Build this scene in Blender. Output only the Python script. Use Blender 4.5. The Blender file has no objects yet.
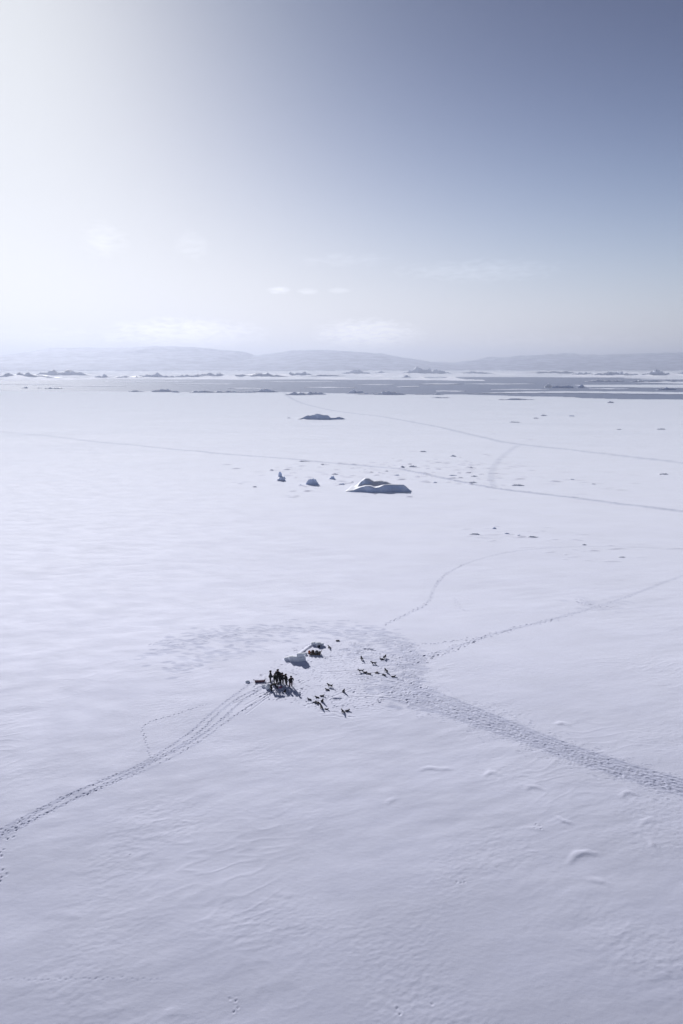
import bpy, bmesh, math, random
import numpy as np
from mathutils import Vector, Matrix

R = math.radians
scene = bpy.context.scene
col = scene.collection

# ------------------------------------------------------------------ camera
W, H = 683, 1024
CAM_H = 44.0
LENS = 24.0
F = H * LENS / 36.0
PITCH = math.atan(145.0 / F)
cam_d = bpy.data.cameras.new('camera')
cam_d.sensor_fit = 'VERTICAL'
cam_d.sensor_height = 36.0
cam_d.sensor_width = 24.0
cam_d.lens = LENS
cam_d.clip_start = 0.5
cam_d.clip_end = 120000
cam = bpy.data.objects.new('camera', cam_d)
col.objects.link(cam)
cam.location = (0, 0, CAM_H)
cam.rotation_euler = (math.pi / 2 - PITCH, 0, 0)
scene.camera = cam

# ------------------------------------------------------------------ light
SUN_EL, SUN_AZ = R(27.0), R(-27.0)          # azimuth from +Y, negative = to the left
SUN_DIR = Vector((math.sin(SUN_AZ) * math.cos(SUN_EL), math.cos(SUN_AZ) * math.cos(SUN_EL), math.sin(SUN_EL)))
sun_d = bpy.data.lights.new('sun', 'SUN')
sun_d.energy = 5.0
sun_d.angle = R(0.5)
sun_d.color = (1.0, 0.985, 0.975)
sun = bpy.data.objects.new('sun', sun_d)
col.objects.link(sun)
sun.rotation_euler = SUN_DIR.to_track_quat('Z', 'Y').to_euler()
sun.location = (0, 0, 200)

world = bpy.data.worlds.new('World')
scene.world = world
world.use_nodes = True
SKY_STRENGTH = 0.1
SKY_TINT, SKY_PALE, SKY_FALL, SKY_SHOULDER = (0.075, 0.076, 0.106), 13.7, 0.14, 1.084


def build_world():
    nt = world.node_tree
    N, L = nt.nodes, nt.links
    N.clear()

    def mth(op, a, b=None, clamp=False):
        n = N.new('ShaderNodeMath'); n.operation = op; n.use_clamp = clamp
        for i, v in enumerate((a, b)):
            if v is None:
                continue
            if isinstance(v, (int, float)):
                n.inputs[i].default_value = v
            else:
                L.new(v, n.inputs[i])
        return n.outputs[0]

    def vth(op, a, b):
        n = N.new('ShaderNodeVectorMath'); n.operation = op
        for i, v in enumerate((a, b)):
            if isinstance(v, (tuple, list, Vector)):
                n.inputs[i].default_value = tuple(v)
            else:
                L.new(v, n.inputs[i])
        return n

    def mix(kind, fac, a, b):
        n = N.new('ShaderNodeMix'); n.data_type = 'RGBA'; n.blend_type = kind
        if isinstance(fac, (int, float)):
            n.inputs[0].default_value = fac
        else:
            L.new(fac, n.inputs[0])
        for i, v in ((6, a), (7, b)):
            if isinstance(v, tuple):
                n.inputs[i].default_value = v
            else:
                L.new(v, n.inputs[i])
        return n.outputs[2]

    sky = N.new('ShaderNodeTexSky')
    sky.sky_type = 'NISHITA'
    sky.sun_disc = False
    sky.sun_elevation = SUN_EL
    sky.sun_rotation = SUN_AZ
    sky.altitude = 0
    sky.air_density = 1.0
    sky.dust_density = 1.0
    sky.ozone_density = 1.0
    tc = N.new('ShaderNodeTexCoord')
    d = tc.outputs['Generated']
    sep = N.new('ShaderNodeSeparateXYZ'); L.new(d, sep.inputs[0])
    # a hazy winter sky: paler towards the horizon, soft shoulder towards the sun
    up = mth('MAXIMUM', sep.outputs[2], 0.0)
    pale = mth('ADD', 1.0, mth('MULTIPLY', mth('EXPONENT', mth('DIVIDE', up, -SKY_FALL)), SKY_PALE))
    deep = N.new('ShaderNodeVectorMath'); deep.operation = 'POWER'
    L.new(sky.outputs[0], deep.inputs[0]); deep.inputs[1].default_value = (1.62, 1.62, 1.62)
    hs = N.new('ShaderNodeHueSaturation'); hs.inputs['Saturation'].default_value = 0.86
    L.new(deep.outputs[0], hs.inputs['Color'])
    scaled = mix('MULTIPLY', 1.0, hs.outputs[0], (*SKY_TINT, 1))
    sc_ = N.new('ShaderNodeVectorMath'); sc_.operation = 'SCALE'
    L.new(scaled, sc_.inputs[0]); L.new(pale, sc_.inputs['Scale'])
    k_ = N.new('ShaderNodeVectorMath'); k_.operation = 'MULTIPLY_ADD'
    L.new(sc_.outputs[0], k_.inputs[0]); k_.inputs[1].default_value = (SKY_STRENGTH / SKY_SHOULDER,) * 3; k_.inputs[2].default_value = (1, 1, 1)
    base = vth('DIVIDE', sc_.outputs[0], k_.outputs[0]).outputs[0]
    dot = vth('DOT_PRODUCT', d, SUN_DIR).outputs['Value']
    near_sun = mth('POWER', mth('MAXIMUM', dot, 0.0), 16.0)
    base = mix('ADD', near_sun, base, (0.35, 1.0, 0.95, 1))
    # thin clouds low over the hills, addressed by compass angle and height
    ang = mth('ARCTAN2', sep.outputs[0], sep.outputs[1])
    el = mth('ARCSINE', sep.outputs[2])
    cv = N.new('ShaderNodeCombineXYZ')
    L.new(mth('MULTIPLY', ang, 55.0), cv.inputs[0]); L.new(mth('MULTIPLY', el, 210.0), cv.inputs[1])
    nz = N.new('ShaderNodeTexNoise'); nz.inputs['Scale'].default_value = 1.0; nz.inputs['Detail'].default_value = 8; nz.inputs['Roughness'].default_value = 0.62
    nz.inputs['Distortion'].default_value = 0.6
    L.new(cv.outputs[0], nz.inputs['Vector'])

    def blob(az, e, ra, re, thr, gain):
        a = mth('DIVIDE', mth('SUBTRACT', ang, az), ra)
        b = mth('DIVIDE', mth('SUBTRACT', el, e), re)
        r2 = mth('ADD', mth('MULTIPLY', a, a), mth('MULTIPLY', b, b))
        m = mth('SUBTRACT', 1.0, r2, True)
        v = mth('SUBTRACT', mth('ADD', mth('MULTIPLY', m, 0.28), nz.outputs[0]), thr)
        return mth('MULTIPLY', mth('MULTIPLY', v, gain, True), mth('POWER', m, 0.5))

    clouds = None
    for b in CLOUDS:
        c = blob(*b)
        clouds = c if clouds is None else mth('ADD', clouds, c)
    base = mix('ADD', clouds, base, (3.2, 3.2, 3.3, 1))
    bg = N.new('ShaderNodeBackground'); bg.inputs['Strength'].default_value = SKY_STRENGTH
    L.new(base, bg.inputs['Color'])
    out = N.new('ShaderNodeOutputWorld'); L.new(bg.outputs[0], out.inputs[0])


def direction(px, py):
    v = Vector(((px - 341.5) / F, math.cos(PITCH) - math.sin(PITCH) * 0 + math.sin(PITCH) * (512 - py) / F,
                -math.sin(PITCH) + math.cos(PITCH) * (512 - py) / F))
    return v


def az_el(px, py):
    v = direction(px, py).normalized()
    return math.atan2(v.x, v.y), math.asin(v.z)


def cl(px, py, wpx, hpx, thr, gain):
    a, e = az_el(px, py)
    return (a, e, wpx / 2 / F, hpx / 2 / F, thr, gain)


CLOUDS = [cl(279, 290.5, 27, 8, 0.50, 1.9), cl(307, 291.5, 23, 7, 0.50, 1.5), cl(339, 290.5, 24, 6, 0.52, 1.4),
          cl(185, 334, 170, 34, 0.50, 3.0), cl(368, 335, 120, 34, 0.48, 3.2), cl(480, 271, 190, 26, 0.56, .9), cl(345, 260, 120, 16, 0.58, .7),
          cl(105, 240, 50, 40, 0.56, .8), cl(192, 246, 40, 34, 0.56, .7), cl(560, 346, 280, 30, 0.56, 1.0), cl(60, 338, 160, 26, 0.56, 1.0)]
build_world()

vs = scene.view_settings
vs.view_transform = 'Standard'
vs.look = 'None'
vs.gamma = 1.0
vs.use_curve_mapping = False
vs.exposure = 0.0
scene.display_settings.display_device = 'sRGB'
cy = scene.cycles
cy.max_bounces = 6
cy.diffuse_bounces = 3
cy.glossy_bounces = 2
cy.volume_bounces = 0
cy.use_denoising = True
cy.sample_clamp_indirect = 6


# ------------------------------------------------------------------ helpers
_ty = np.linspace(-1500, 130, 3261)
_slope = 0.245 * np.clip((100 - _ty) / 62, 0, 1) * np.clip((_ty + 70) / 80, 0, 1)
_tz = -(np.cumsum(_slope[::-1])[::-1]) * (_ty[1] - _ty[0])


def base_height(y):
    """level snow field with an added dip towards the viewer, shaped to darken the foreground"""
    return np.interp(y, _ty, _tz, right=0.0)


def at(px, py, z=None):
    """the ground point seen at this place of the photograph"""
    d = direction(px, py)
    zz = z or 0.0
    for _ in range(8 if z is None and py > 560 else 1):
        t = (zz - CAM_H) / d.z
        if z is None: zz = float(base_height(d.y * t))
    z = zz if z is None else z
    t = (z - CAM_H) / d.z
    return Vector((d.x * t, d.y * t, z)), t / F      # point, metres per pixel


def tag(o, label=None, cat=None, group=None, kind=None):
    if label: o['label'] = label
    if cat: o['category'] = cat
    if group: o['group'] = group
    if kind: o['kind'] = kind
    return o


def empty(name, loc, rz=0.0, s=1.0):
    o = bpy.data.objects.new(name, None)
    o.empty_display_size = 0.3
    col.objects.link(o)
    o.location = loc
    o.rotation_euler = (0, 0, rz)
    o.scale = (s, s, s)
    return o


def link(name, me, mats=(), parent=None, smooth=False):
    if not isinstance(mats, (list, tuple)): mats = [mats]
    for m in mats: me.materials.append(m)
    if smooth:
        me.polygons.foreach_set('use_smooth', [True] * len(me.polygons))
    o = bpy.data.objects.new(name, me)
    col.objects.link(o)
    if parent: o.parent = parent
    return o


def from_bm(name, bm, mats=(), parent=None, smooth=False):
    bmesh.ops.recalc_face_normals(bm, faces=bm.faces)
    me = bpy.data.meshes.new(name)
    bm.to_mesh(me); bm.free()
    return link(name, me, mats, parent, smooth)


def add_box(bm, c, s, rot=None, bevel=0.0, jitter=0.0, rnd=None):
    r = bmesh.ops.create_cube(bm, size=1.0)
    vsx = r['verts']
    for v in vsx:
        v.co = Vector((v.co.x * s[0], v.co.y * s[1], v.co.z * s[2]))
        if jitter: v.co += Vector([rnd.uniform(-jitter, jitter) for _ in range(3)])
    if bevel:
        es = list({e for v in vsx for e in v.link_edges})
        rr = bmesh.ops.bevel(bm, geom=es, offset=bevel, segments=2, affect='EDGES', profile=0.6)
        vsx = list({v for f in rr['faces'] for v in f.verts} | {v for v in vsx if v.is_valid})
    M = (rot.to_4x4() if rot else Matrix())
    M = Matrix.Translation(c) @ M
    bmesh.ops.transform(bm, matrix=M, verts=vsx)
    return vsx


def add_tube(bm, pts, rad, seg=10):
    pts = [Vector(p) for p in pts]
    if not isinstance(rad, (list, tuple)): rad = [rad] * len(pts)
    rings = []
    for i, p in enumerate(pts):
        t = (pts[min(i + 1, len(pts) - 1)] - pts[max(i - 1, 0)]).normalized()
        a = t.orthogonal().normalized() if abs(t.z) > 0.95 else t.cross(Vector((0, 0, 1))).normalized()
        b = t.cross(a)
        rings.append([bm.verts.new(p + (a * math.cos(2 * math.pi * k / seg) + b * math.sin(2 * math.pi * k / seg)) * rad[i]) for k in range(seg)])
    for r0, r1 in zip(rings, rings[1:]):
        for k in range(seg):
            bm.faces.new((r0[k], r0[(k + 1) % seg], r1[(k + 1) % seg], r1[k]))
    bm.faces.new(rings[0][::-1]); bm.faces.new(rings[-1])


# ------------------------------------------------------------------ noise
def _hash(ix, iy, seed):
    with np.errstate(over='ignore'):
        h = (ix.astype(np.int64) * 374761393 + iy.astype(np.int64) * 668265263 + seed * 1274126177) & 0xffffffff
        h = ((h ^ (h >> 13)) * 1274126177) & 0xffffffff
        h = h ^ (h >> 16)
    return (h & 0xffff).astype(np.float32) / 65535.0


def vnoise(x, y, seed):
    """gradient noise, about -1..1"""
    ix, iy = np.floor(x), np.floor(y)
    fx, fy = (x - ix).astype(np.float32), (y - iy).astype(np.float32)
    ix = ix.astype(np.int64); iy = iy.astype(np.int64)

    def g(dx, dy):
        a = _hash(ix + dx, iy + dy, seed) * (2 * math.pi)
        return np.cos(a) * (fx - dx) + np.sin(a) * (fy - dy)
    u = fx * fx * fx * (fx * (fx * 6 - 15) + 10)
    v = fy * fy * fy * (fy * (fy * 6 - 15) + 10)
    a = g(0, 0) * (1 - u) + g(1, 0) * u
    b = g(0, 1) * (1 - u) + g(1, 1) * u
    return (a * (1 - v) + b * v) * 1.5


def fbm(x, y, seed, octs, gain=0.5):
    s = 0; a = 1.0; f = 1.0
    for i in range(octs):
        s = s + a * vnoise(x * f + 17.3 * i, y * f - 9.1 * i, seed + i)
        a *= gain; f *= 2.03
    return s


def sstep(a, b, x):
    t = np.clip((x - a) / (b - a), 0, 1)
    return t * t * (3 - 2 * t)


# ------------------------------------------------------------------ materials
def mat(name):
    m = bpy.data.materials.new(name); m.use_nodes = True
    nt = m.node_tree
    return m, nt.nodes, nt.links, nt.nodes['Principled BSDF']


def noise_tex(N, L, scale, detail=4, rough=0.5, stretch=None, rotz=0.0, coord='Object'):
    tc = N.new('ShaderNodeTexCoord')
    v = tc.outputs[coord]
    mp = N.new('ShaderNodeMapping')
    mp.inputs['Rotation'].default_value = (0, 0, rotz)
    if stretch: mp.inputs['Scale'].default_value = stretch
    L.new(v, mp.inputs[0])
    n = N.new('ShaderNodeTexNoise')
    n.inputs['Scale'].default_value = scale
    n.inputs['Detail'].default_value = detail
    n.inputs['Roughness'].default_value = rough
    L.new(mp.outputs[0], n.inputs['Vector'])
    return n.outputs[0]


def ramp(N, L, fac, stops):
    r = N.new('ShaderNodeValToRGB')
    while len(r.color_ramp.elements) < len(stops): r.color_ramp.elements.new(0.5)
    for e, (p, c) in zip(r.color_ramp.elements, stops):
        e.position = p; e.color = (*c, 1)
    L.new(fac, r.inputs[0])
    return r.outputs[0]


def add_bump(N, L, b, specs):
    prev = None
    for h, dist, st in specs:
        bp = N.new('ShaderNodeBump')
        bp.inputs['Distance'].default_value = dist
        bp.inputs['Strength'].default_value = st
        L.new(h, bp.inputs['Height'])
        if prev: L.new(prev, bp.inputs['Normal'])
        prev = bp.outputs[0]
    L.new(prev, b.inputs['Normal'])


def snow_mat(name, base, rough=0.92, spec=0.3, fine=True, lobe=True):
    m, N, L, b = mat(name)
    n1 = noise_tex(N, L, 0.07, 7, 0.62, (1, 2.0, 1), R(14))
    c = ramp(N, L, n1, [(0.36, tuple(x * 0.96 for x in base)), (0.60, base)])
    at_ = N.new('ShaderNodeAttribute'); at_.attribute_name = 'packed_shade'
    mx = N.new('ShaderNodeMix'); mx.data_type = 'RGBA'; mx.blend_type = 'MULTIPLY'
    L.new(at_.outputs['Fac'], mx.inputs[0]); L.new(c, mx.inputs[6]); mx.inputs[7].default_value = (0.52, 0.55, 0.66, 1)  # trodden snow: shade of pits and grooves multiplied into the base colour
    L.new(mx.outputs[2], b.inputs['Base Color'])
    L.new(ramp(N, L, noise_tex(N, L, 0.16, 5, 0.6, (1, 2.4, 1), R(14)), [(0.38, (rough - .03,) * 3), (0.62, (rough + .03,) * 3)]), b.inputs['Roughness'])
    b.inputs['Specular IOR Level'].default_value = spec
    if lobe: b.inputs['Sheen Weight'].default_value = 1.0
    b.inputs['Sheen Roughness'].default_value = 0.3
    if lobe: b.inputs['Metallic'].default_value = 0.35       # broad forward lobe of wind-packed crystals
    if fine:
        add_bump(N, L, b, [(noise_tex(N, L, 1.6, 5, 0.6, (1, 2.2, 1), R(12)), 0.035, 0.35),
                           (noise_tex(N, L, 9.0, 3, 0.6), 0.010, 0.3)])
    return m


SNOW = (0.80, 0.81, 0.925)
M_snow = snow_mat('snow', SNOW)
M_block = snow_mat('packed_snow', (0.80, 0.83, 0.90), lobe=False)


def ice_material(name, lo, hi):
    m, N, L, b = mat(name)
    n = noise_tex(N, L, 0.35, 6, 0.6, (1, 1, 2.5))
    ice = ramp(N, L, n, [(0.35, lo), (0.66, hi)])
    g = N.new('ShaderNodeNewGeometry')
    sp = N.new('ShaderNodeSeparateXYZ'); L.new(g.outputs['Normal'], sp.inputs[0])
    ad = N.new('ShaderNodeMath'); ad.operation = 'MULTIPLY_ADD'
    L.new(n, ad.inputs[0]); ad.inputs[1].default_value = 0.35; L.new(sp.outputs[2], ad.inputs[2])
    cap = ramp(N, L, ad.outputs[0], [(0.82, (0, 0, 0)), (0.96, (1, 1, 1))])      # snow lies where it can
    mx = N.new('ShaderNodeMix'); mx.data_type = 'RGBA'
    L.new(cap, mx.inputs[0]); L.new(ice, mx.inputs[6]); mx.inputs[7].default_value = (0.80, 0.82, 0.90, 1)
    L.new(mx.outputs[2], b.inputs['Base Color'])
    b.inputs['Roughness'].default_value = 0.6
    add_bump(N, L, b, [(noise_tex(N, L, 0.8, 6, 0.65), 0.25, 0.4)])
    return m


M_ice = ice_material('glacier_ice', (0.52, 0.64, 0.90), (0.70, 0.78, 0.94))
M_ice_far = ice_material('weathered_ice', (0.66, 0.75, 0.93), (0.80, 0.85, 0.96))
M_lump = snow_mat('drifted_snow', (0.82, 0.84, 0.91), lobe=False)


def water_material():
    m, N, L, b = mat('sea_water')
    b.inputs['Base Color'].default_value = (0.22, 0.26, 0.38, 1)
    b.inputs['Roughness'].default_value = 0.75
    b.inputs['Specular IOR Level'].default_value = 0.3
    b.inputs['IOR'].default_value = 1.33
    add_bump(N, L, b, [(noise_tex(N, L, 0.08, 4, 0.6, (1, 2.5, 1)), 3.0, 0.5), (noise_tex(N, L, 0.6, 4, 0.6), 0.4, 0.6)])
    return m


M_water = water_material()


def hill_material(name, lo, hi):
    m, N, L, b = mat(name)
    n = noise_tex(N, L, 0.006, 8, 0.6, (1, 1, 2))
    L.new(ramp(N, L, n, [(0.40, lo), (0.60, hi)]), b.inputs['Base Color'])
    b.inputs['Roughness'].default_value = 0.8
    return m


M_hill = hill_material('bare_rock', (0.14, 0.17, 0.30), (0.40, 0.44, 0.60))
M_snowhill = hill_material('snowy_rock', (0.22, 0.25, 0.38), (0.62, 0.66, 0.78))


def plain(name, c, rough=0.8, vary=0.25, scale=12.0, bump=0.0):
    m, N, L, b = mat(name)
    n = noise_tex(N, L, scale, 4, 0.6)
    L.new(ramp(N, L, n, [(0.3, tuple(x * (1 - vary) for x in c)), (0.7, tuple(x * (1 + vary) for x in c))]), b.inputs['Base Color'])
    b.inputs['Roughness'].default_value = rough
    b.inputs['Specular IOR Level'].default_value = 0.12
    if bump:
        add_bump(N, L, b, [(n, bump, 0.7)])
    return m


M_black = plain('black_cloth', (0.010, 0.011, 0.016), 0.85, 0.3, 10, 0.01)
M_dark = plain('dark_cloth', (0.014, 0.016, 0.024), 0.85, 0.3, 10, 0.01)
M_green = plain('dark_green_cloth', (0.012, 0.020, 0.018), 0.85, 0.3, 10, 0.01)
M_navy = plain('dark_blue_cloth', (0.02, 0.024, 0.045), 0.85, 0.3, 10, 0.01)
M_maroon = plain('maroon_cloth', (0.085, 0.016, 0.045), 0.8, 0.25, 10, 0.01)
M_pink = plain('pink_cloth', (0.55, 0.16, 0.30), 0.8, 0.15, 10, 0.01)
M_orange = plain('orange_cloth', (0.50, 0.13, 0.06), 0.75, 0.2, 10, 0.01)
M_grey = plain('grey_cloth', (0.16, 0.155, 0.17), 0.85, 0.25, 10, 0.01)
M_brown = plain('brown_hide', (0.065, 0.04, 0.032), 0.9, 0.4, 14, 0.015)
M_skin = plain('skin', (0.38, 0.22, 0.16), 0.6, 0.08)
M_boot = plain('boot_rubber', (0.015, 0.015, 0.016), 0.6, 0.2)
M_eye = plain('eye_dark', (0.01, 0.01, 0.01), 0.2, 0.1)
M_wood = plain('weathered_wood', (0.14, 0.10, 0.075), 0.8, 0.3, 6, 0.004)
M_rail = plain('maroon_painted_wood', (0.06, 0.018, 0.04), 0.8, 0.25, 6, 0.004)
FUR = {'black': plain('black_fur', (0.012, 0.012, 0.018), 0.9, 0.4, 16, 0.02),
       'grey': plain('grey_fur', (0.13, 0.13, 0.15), 0.9, 0.45, 9, 0.02),
       'brown': plain('brown_fur', (0.06, 0.045, 0.04), 0.9, 0.45, 9, 0.02),
       'tan': plain('tan_fur', (0.26, 0.23, 0.22), 0.9, 0.35, 9, 0.02)}
M_pale = plain('pale_fur', (0.45, 0.43, 0.42), 0.9, 0.2, 12, 0.01)

# ------------------------------------------------------------------ the sea ice: one displaced sheet
SHORE_PX = [(-700, 389), (-200, 389.5), (0, 390), (120, 391), (230, 391.5), (345, 392.5), (460, 394.5), (575, 397), (640, 398.5), (683, 399.5), (900, 402), (1400, 404)]
_sx, _sy = zip(*[(at(*p)[0].x, at(*p)[0].y) for p in SHORE_PX])


def shore(x):
    return np.interp(x, _sx, _sy)


def axis(lo_far, lo, hi, hi_far, step, grow, cap):
    mid = list(np.arange(lo, hi, step))
    out = []
    v, s = mid[-1], step
    while v < hi_far:
        s = min(s * grow, cap); v += s; out.append(v)
    pre = []
    v, s = lo, step
    while v > lo_far:
        s = min(s * grow, cap); v -= s; pre.append(v)
    return np.array(pre[::-1] + mid + out)


class Sheet:
    pass


def sea_ice():
    xs = axis(-6500, -48, 56, 6500, 0.10, 1.045, 300)
    ys = [34.0]
    pre = []
    v, s = 34.0, 0.15
    while v > -1500:
        s = min(s * 1.12, 200); v -= s; pre.append(v)
    v = 34.0
    while v < 1650:
        v += max(0.085, 0.00105 * v) if v < 150 else 0.0022 * v
        ys.append(v)
    ys = np.array(pre[::-1] + ys)
    X, Y = np.meshgrid(xs.astype(np.float64), ys.astype(np.float64))
    print('SHEET', X.shape)
    ca, sa = math.cos(R(-14)), math.sin(R(-14))
    U = X * ca - Y * sa; V = X * sa + Y * ca              # wind-aligned: U along the drifts
    Z = base_height(Y) + 0.30 * vnoise(U / 70, V / 45, 3) + 0.10 * vnoise(U / 21, V / 11, 5)
    patch = sstep(-0.25, 0.5, vnoise(X / 38, Y / 30, 9))
    Z += 0.034 * fbm(U / 8.5, V / 3.1, 21, 3) * (0.35 + 0.65 * patch)
    wx = vnoise(X / 6, Y / 6, 44) * 1.2
    r = 1 - np.abs(vnoise((U + wx) / 4.2, (V + wx) / 1.5, 61))
    Z += 0.013 * sstep(0.72, 1.0, r) * sstep(0.05, 0.6, vnoise(X / 17, Y / 17, 71))     # small sastrugi lips
    near = 1 - sstep(250, 420, Y)
    Z += near * (0.003 + 0.008 * sstep(-.1, .6, vnoise(X / 13 + 3, Y / 9, 77))) * fbm(U / 0.75, V / 0.36, 31, 3, 0.6)
    # long low drifts in wandering fields
    Z += 0.018 * sstep(-.1, .55, vnoise(X / 26, Y / 22, 177)) * vnoise(U / 5.2, V / 1.7, 171) * near
    # far rubble texture
    Z += (1 - near) * 0.10 * fbm(X / 9, Y / 9, 81, 2)

    rnd = random.Random(7)
    P = np.zeros(Z.shape, np.float32)

    def stamp(x, y, sx, sy, ang, depth, rim=0.35, pk=0.0):
        m = 3.0 * max(sx, sy)
        i0, i1 = np.searchsorted(xs, (x - m, x + m)); j0, j1 = np.searchsorted(ys, (y - m, y + m))
        if i1 <= i0 or j1 <= j0: return
        dx = xs[i0:i1][None, :] - x; dy = ys[j0:j1][:, None] - y
        c, s = math.cos(ang), math.sin(ang)
        a = (dx * c + dy * s) / sx; b = (-dx * s + dy * c) / sy
        q = a * a + b * b
        if pk: P[j0:j1, i0:i1] = np.maximum(P[j0:j1, i0:i1], pk * np.exp(-q * q))
        if not depth: return
        Z[j0:j1, i0:i1] += -depth * np.exp(-q * q) + depth * rim * np.exp(-((np.sqrt(q) - 1.45) / 0.35) ** 2)

    def poly(pxs, step):
        pts = [at(*p)[0] for p in pxs]
        # smooth a little
        for _ in range(2):
            q = [pts[0]]
            for a, b in zip(pts, pts[1:]):
                q += [a.lerp(b, 0.25), a.lerp(b, 0.75)]
            q.append(pts[-1]); pts = q
        out = []
        acc = 0.0
        for a, b in zip(pts, pts[1:]):
            l = (b - a).length
            if l < 1e-6: continue
            d = (b - a) / l
            while acc < l:
                out.append((a + d * acc, d)); acc += step
            acc -= l
        return out

    def footprints(pxs, stride=0.62, gauge=0.16, depth=0.12, size=0.17, wander=0.12, skip=0.0):
        for k, (p, d) in enumerate(poly(pxs, stride)):
            if rnd.random() < skip: continue
            n = Vector((-d.y, d.x, 0))
            q = p + n * (gauge * (1 if k % 2 else -1) + rnd.gauss(0, wander)) + d * rnd.gauss(0, 0.08)
            stamp(q.x, q.y, size * rnd.uniform(1.1, 1.6), size * rnd.uniform(0.65, 0.9), math.atan2(d.y, d.x) + rnd.gauss(0, 0.3), 0.7 * depth * rnd.uniform(0.6, 1.25), 0.35, 0.35)

    def groove(pxs, width, depth, step=None, rim=0.3, wob=0.0):
        for p, d in poly(pxs, step or width * 0.9):
            n = Vector((-d.y, d.x, 0)); q = p + n * rnd.gauss(0, wob)
            stamp(q.x, q.y, width * 1.1, width * 0.5, math.atan2(d.y, d.x), depth * rnd.uniform(0.7, 1.2), rim)

    def band(pxs, halfw, dens, depth, size=0.17, edge=1.0):
        L_ = poly(pxs, 0.25)
        n_ = len(L_)
        for k, (p, d) in enumerate(L_):
            hw = np.interp(k / n_, *halfw); de = np.interp(k / n_, *dens)
            n = Vector((-d.y, d.x, 0))
            m = 0.25 * 2 * hw * de
            for _ in range(int(m) + (rnd.random() < m % 1)):
                t = max(-1.6, min(1.6, rnd.gauss(0, 0.52)))
                q = p + n * hw * t + d * rnd.uniform(-0.2, 0.2)
                z_ = rnd.choice((.6, .8, 1, 1, 1.3, 1.5))
                stamp(q.x, q.y, size * z_ * rnd.uniform(0.8, 2.2), size * z_ * rnd.uniform(0.6, 1.0), math.atan2(d.y, d.x) + rnd.gauss(0, 0.35), depth * rnd.uniform(0.4, 1.2), 0.5, 0.22)

    def packed_shade(pxs, width, pk, step=None):
        """snow pressed by runners and paws, the shade of its dents painted in"""
        st = step or width * 0.5
        for p, d in poly(pxs, st):
            n = Vector((-d.y, d.x, 0)); q = p + n * rnd.gauss(0, .1 * width)
            stamp(q.x, q.y, max(width * .7, st), width * .5, math.atan2(d.y, d.x), 0.0, 0.0, pk * rnd.uniform(.55, 1))

    # left trail, several strands of footprints
    main = [(262, 688), (240, 701), (222, 715), (196, 736), (150, 762), (100, 783), (55, 803), (0, 832), (-60, 862)]

    def braid(off, far, ph, amp):
        return [(x + np.interp(i, (0, 2, 4), (off, off * .8, off * far)) + amp * math.sin(i * 1.7 + ph),
                 y + .5 * np.interp(i, (0, 2, 4), (off, off * .8, off * far)) + .5 * amp * math.sin(i * 1.7 + ph)) for i, (x, y) in enumerate(main)]
    for off, far, ph, amp, sk in ((-10, .30, 0, 1.2, .12), (-3, .5, 2, 2.2, .1), (2, 1.3, 4, 1.5, .05), (11, .45, 1, 1.6, .25)):
        footprints(braid(off, far, ph, amp), stride=.40, gauge=.08, depth=.065, size=.105, wander=.05, skip=sk)
        footprints(braid(off + 1, far, ph + .4, amp), stride=.47, gauge=.09, depth=.045, size=.10, wander=.10, skip=.35 + sk)
        packed_shade(braid(off, far, ph, amp), .40, .5 - sk)
    footprints([(206, 704), (180, 713), (150, 721), (140, 727), (147, 741), (150, 757)], 0.42, 0.07, 0.065, 0.115, 0.05)
    footprints([(22, 820), (14, 830), (4, 846), (-6, 862)], 0.4, 0.2, 0.09, 0.13, 0.12, 0.2)
    footprints([(6, 868), (0, 880), (-8, 900)], 0.45, 0.2, 0.08, 0.13, 0.12, 0.25)
    # the wide trampled trail to the right
    wide_ = [(386, 688), (430, 701), (470, 715), (520, 734), (600, 765), (683, 789), (760, 812)]
    band(wide_, ([0, .2, .5, 1], [4.6, 3.2, 2.3, 2.0]), ([0, .15, .4, 1], [4.0, 10.0, 14.0, 16.0]), 0.017, 0.12)
    for off in (-8, -5, -2, 1, 4, 7):
        w = [(x + off * .2, y + off * np.interp(i, (0, 3), (1.5, 1.0))) for i, (x, y) in enumerate(wide_)]
        packed_shade(w, .8, .48)
        groove(w[1:], .4, .014, None, .5, .14)
    # trail up to the right
    footprints([(412, 664), (440, 658), (470, 643), (500, 632), (560, 618), (620, 600), (683, 575), (760, 548)], 0.6, 0.25, 0.058, 0.18, 0.17)
    footprints([(414, 660), (450, 653), (478, 640), (505, 630), (560, 619)], 0.7, 0.25, 0.07, 0.18, 0.15, .15)
    footprints([(410, 647), (450, 643), (485, 637)], 0.7, 0.2, 0.07, 0.18, 0.15)
    band([(412, 664), (470, 643), (520, 627)], ([0, 1], [1.6, .7]), ([0, 1], [0.9, .5]), 0.05, 0.16)
    packed_shade([(412, 662), (470, 643), (500, 632), (560, 618), (620, 600), (683, 575)], .8, .3)
    for q_ in ([(225, 640), (270, 632), (330, 631), (380, 635), (405, 644), (415, 658)], [(340, 634), (385, 637), (408, 648), (416, 664)], [(150, 652), (200, 638), (240, 634)], [(170, 668), (215, 655), (262, 648)], [(350, 650), (400, 660), (425, 690)], [(360, 684), (395, 690), (430, 704)]):
        for p, d in poly(q_, .13):
            q = p + Vector((rnd.gauss(0, .8), rnd.gauss(0, 2.2), 0))
            stamp(q.x, q.y, rnd.uniform(.3, 1.3), rnd.uniform(.15, .45), rnd.uniform(-.5, .3), rnd.uniform(-.006, .012), 0.2, rnd.uniform(.18, .55))
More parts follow.
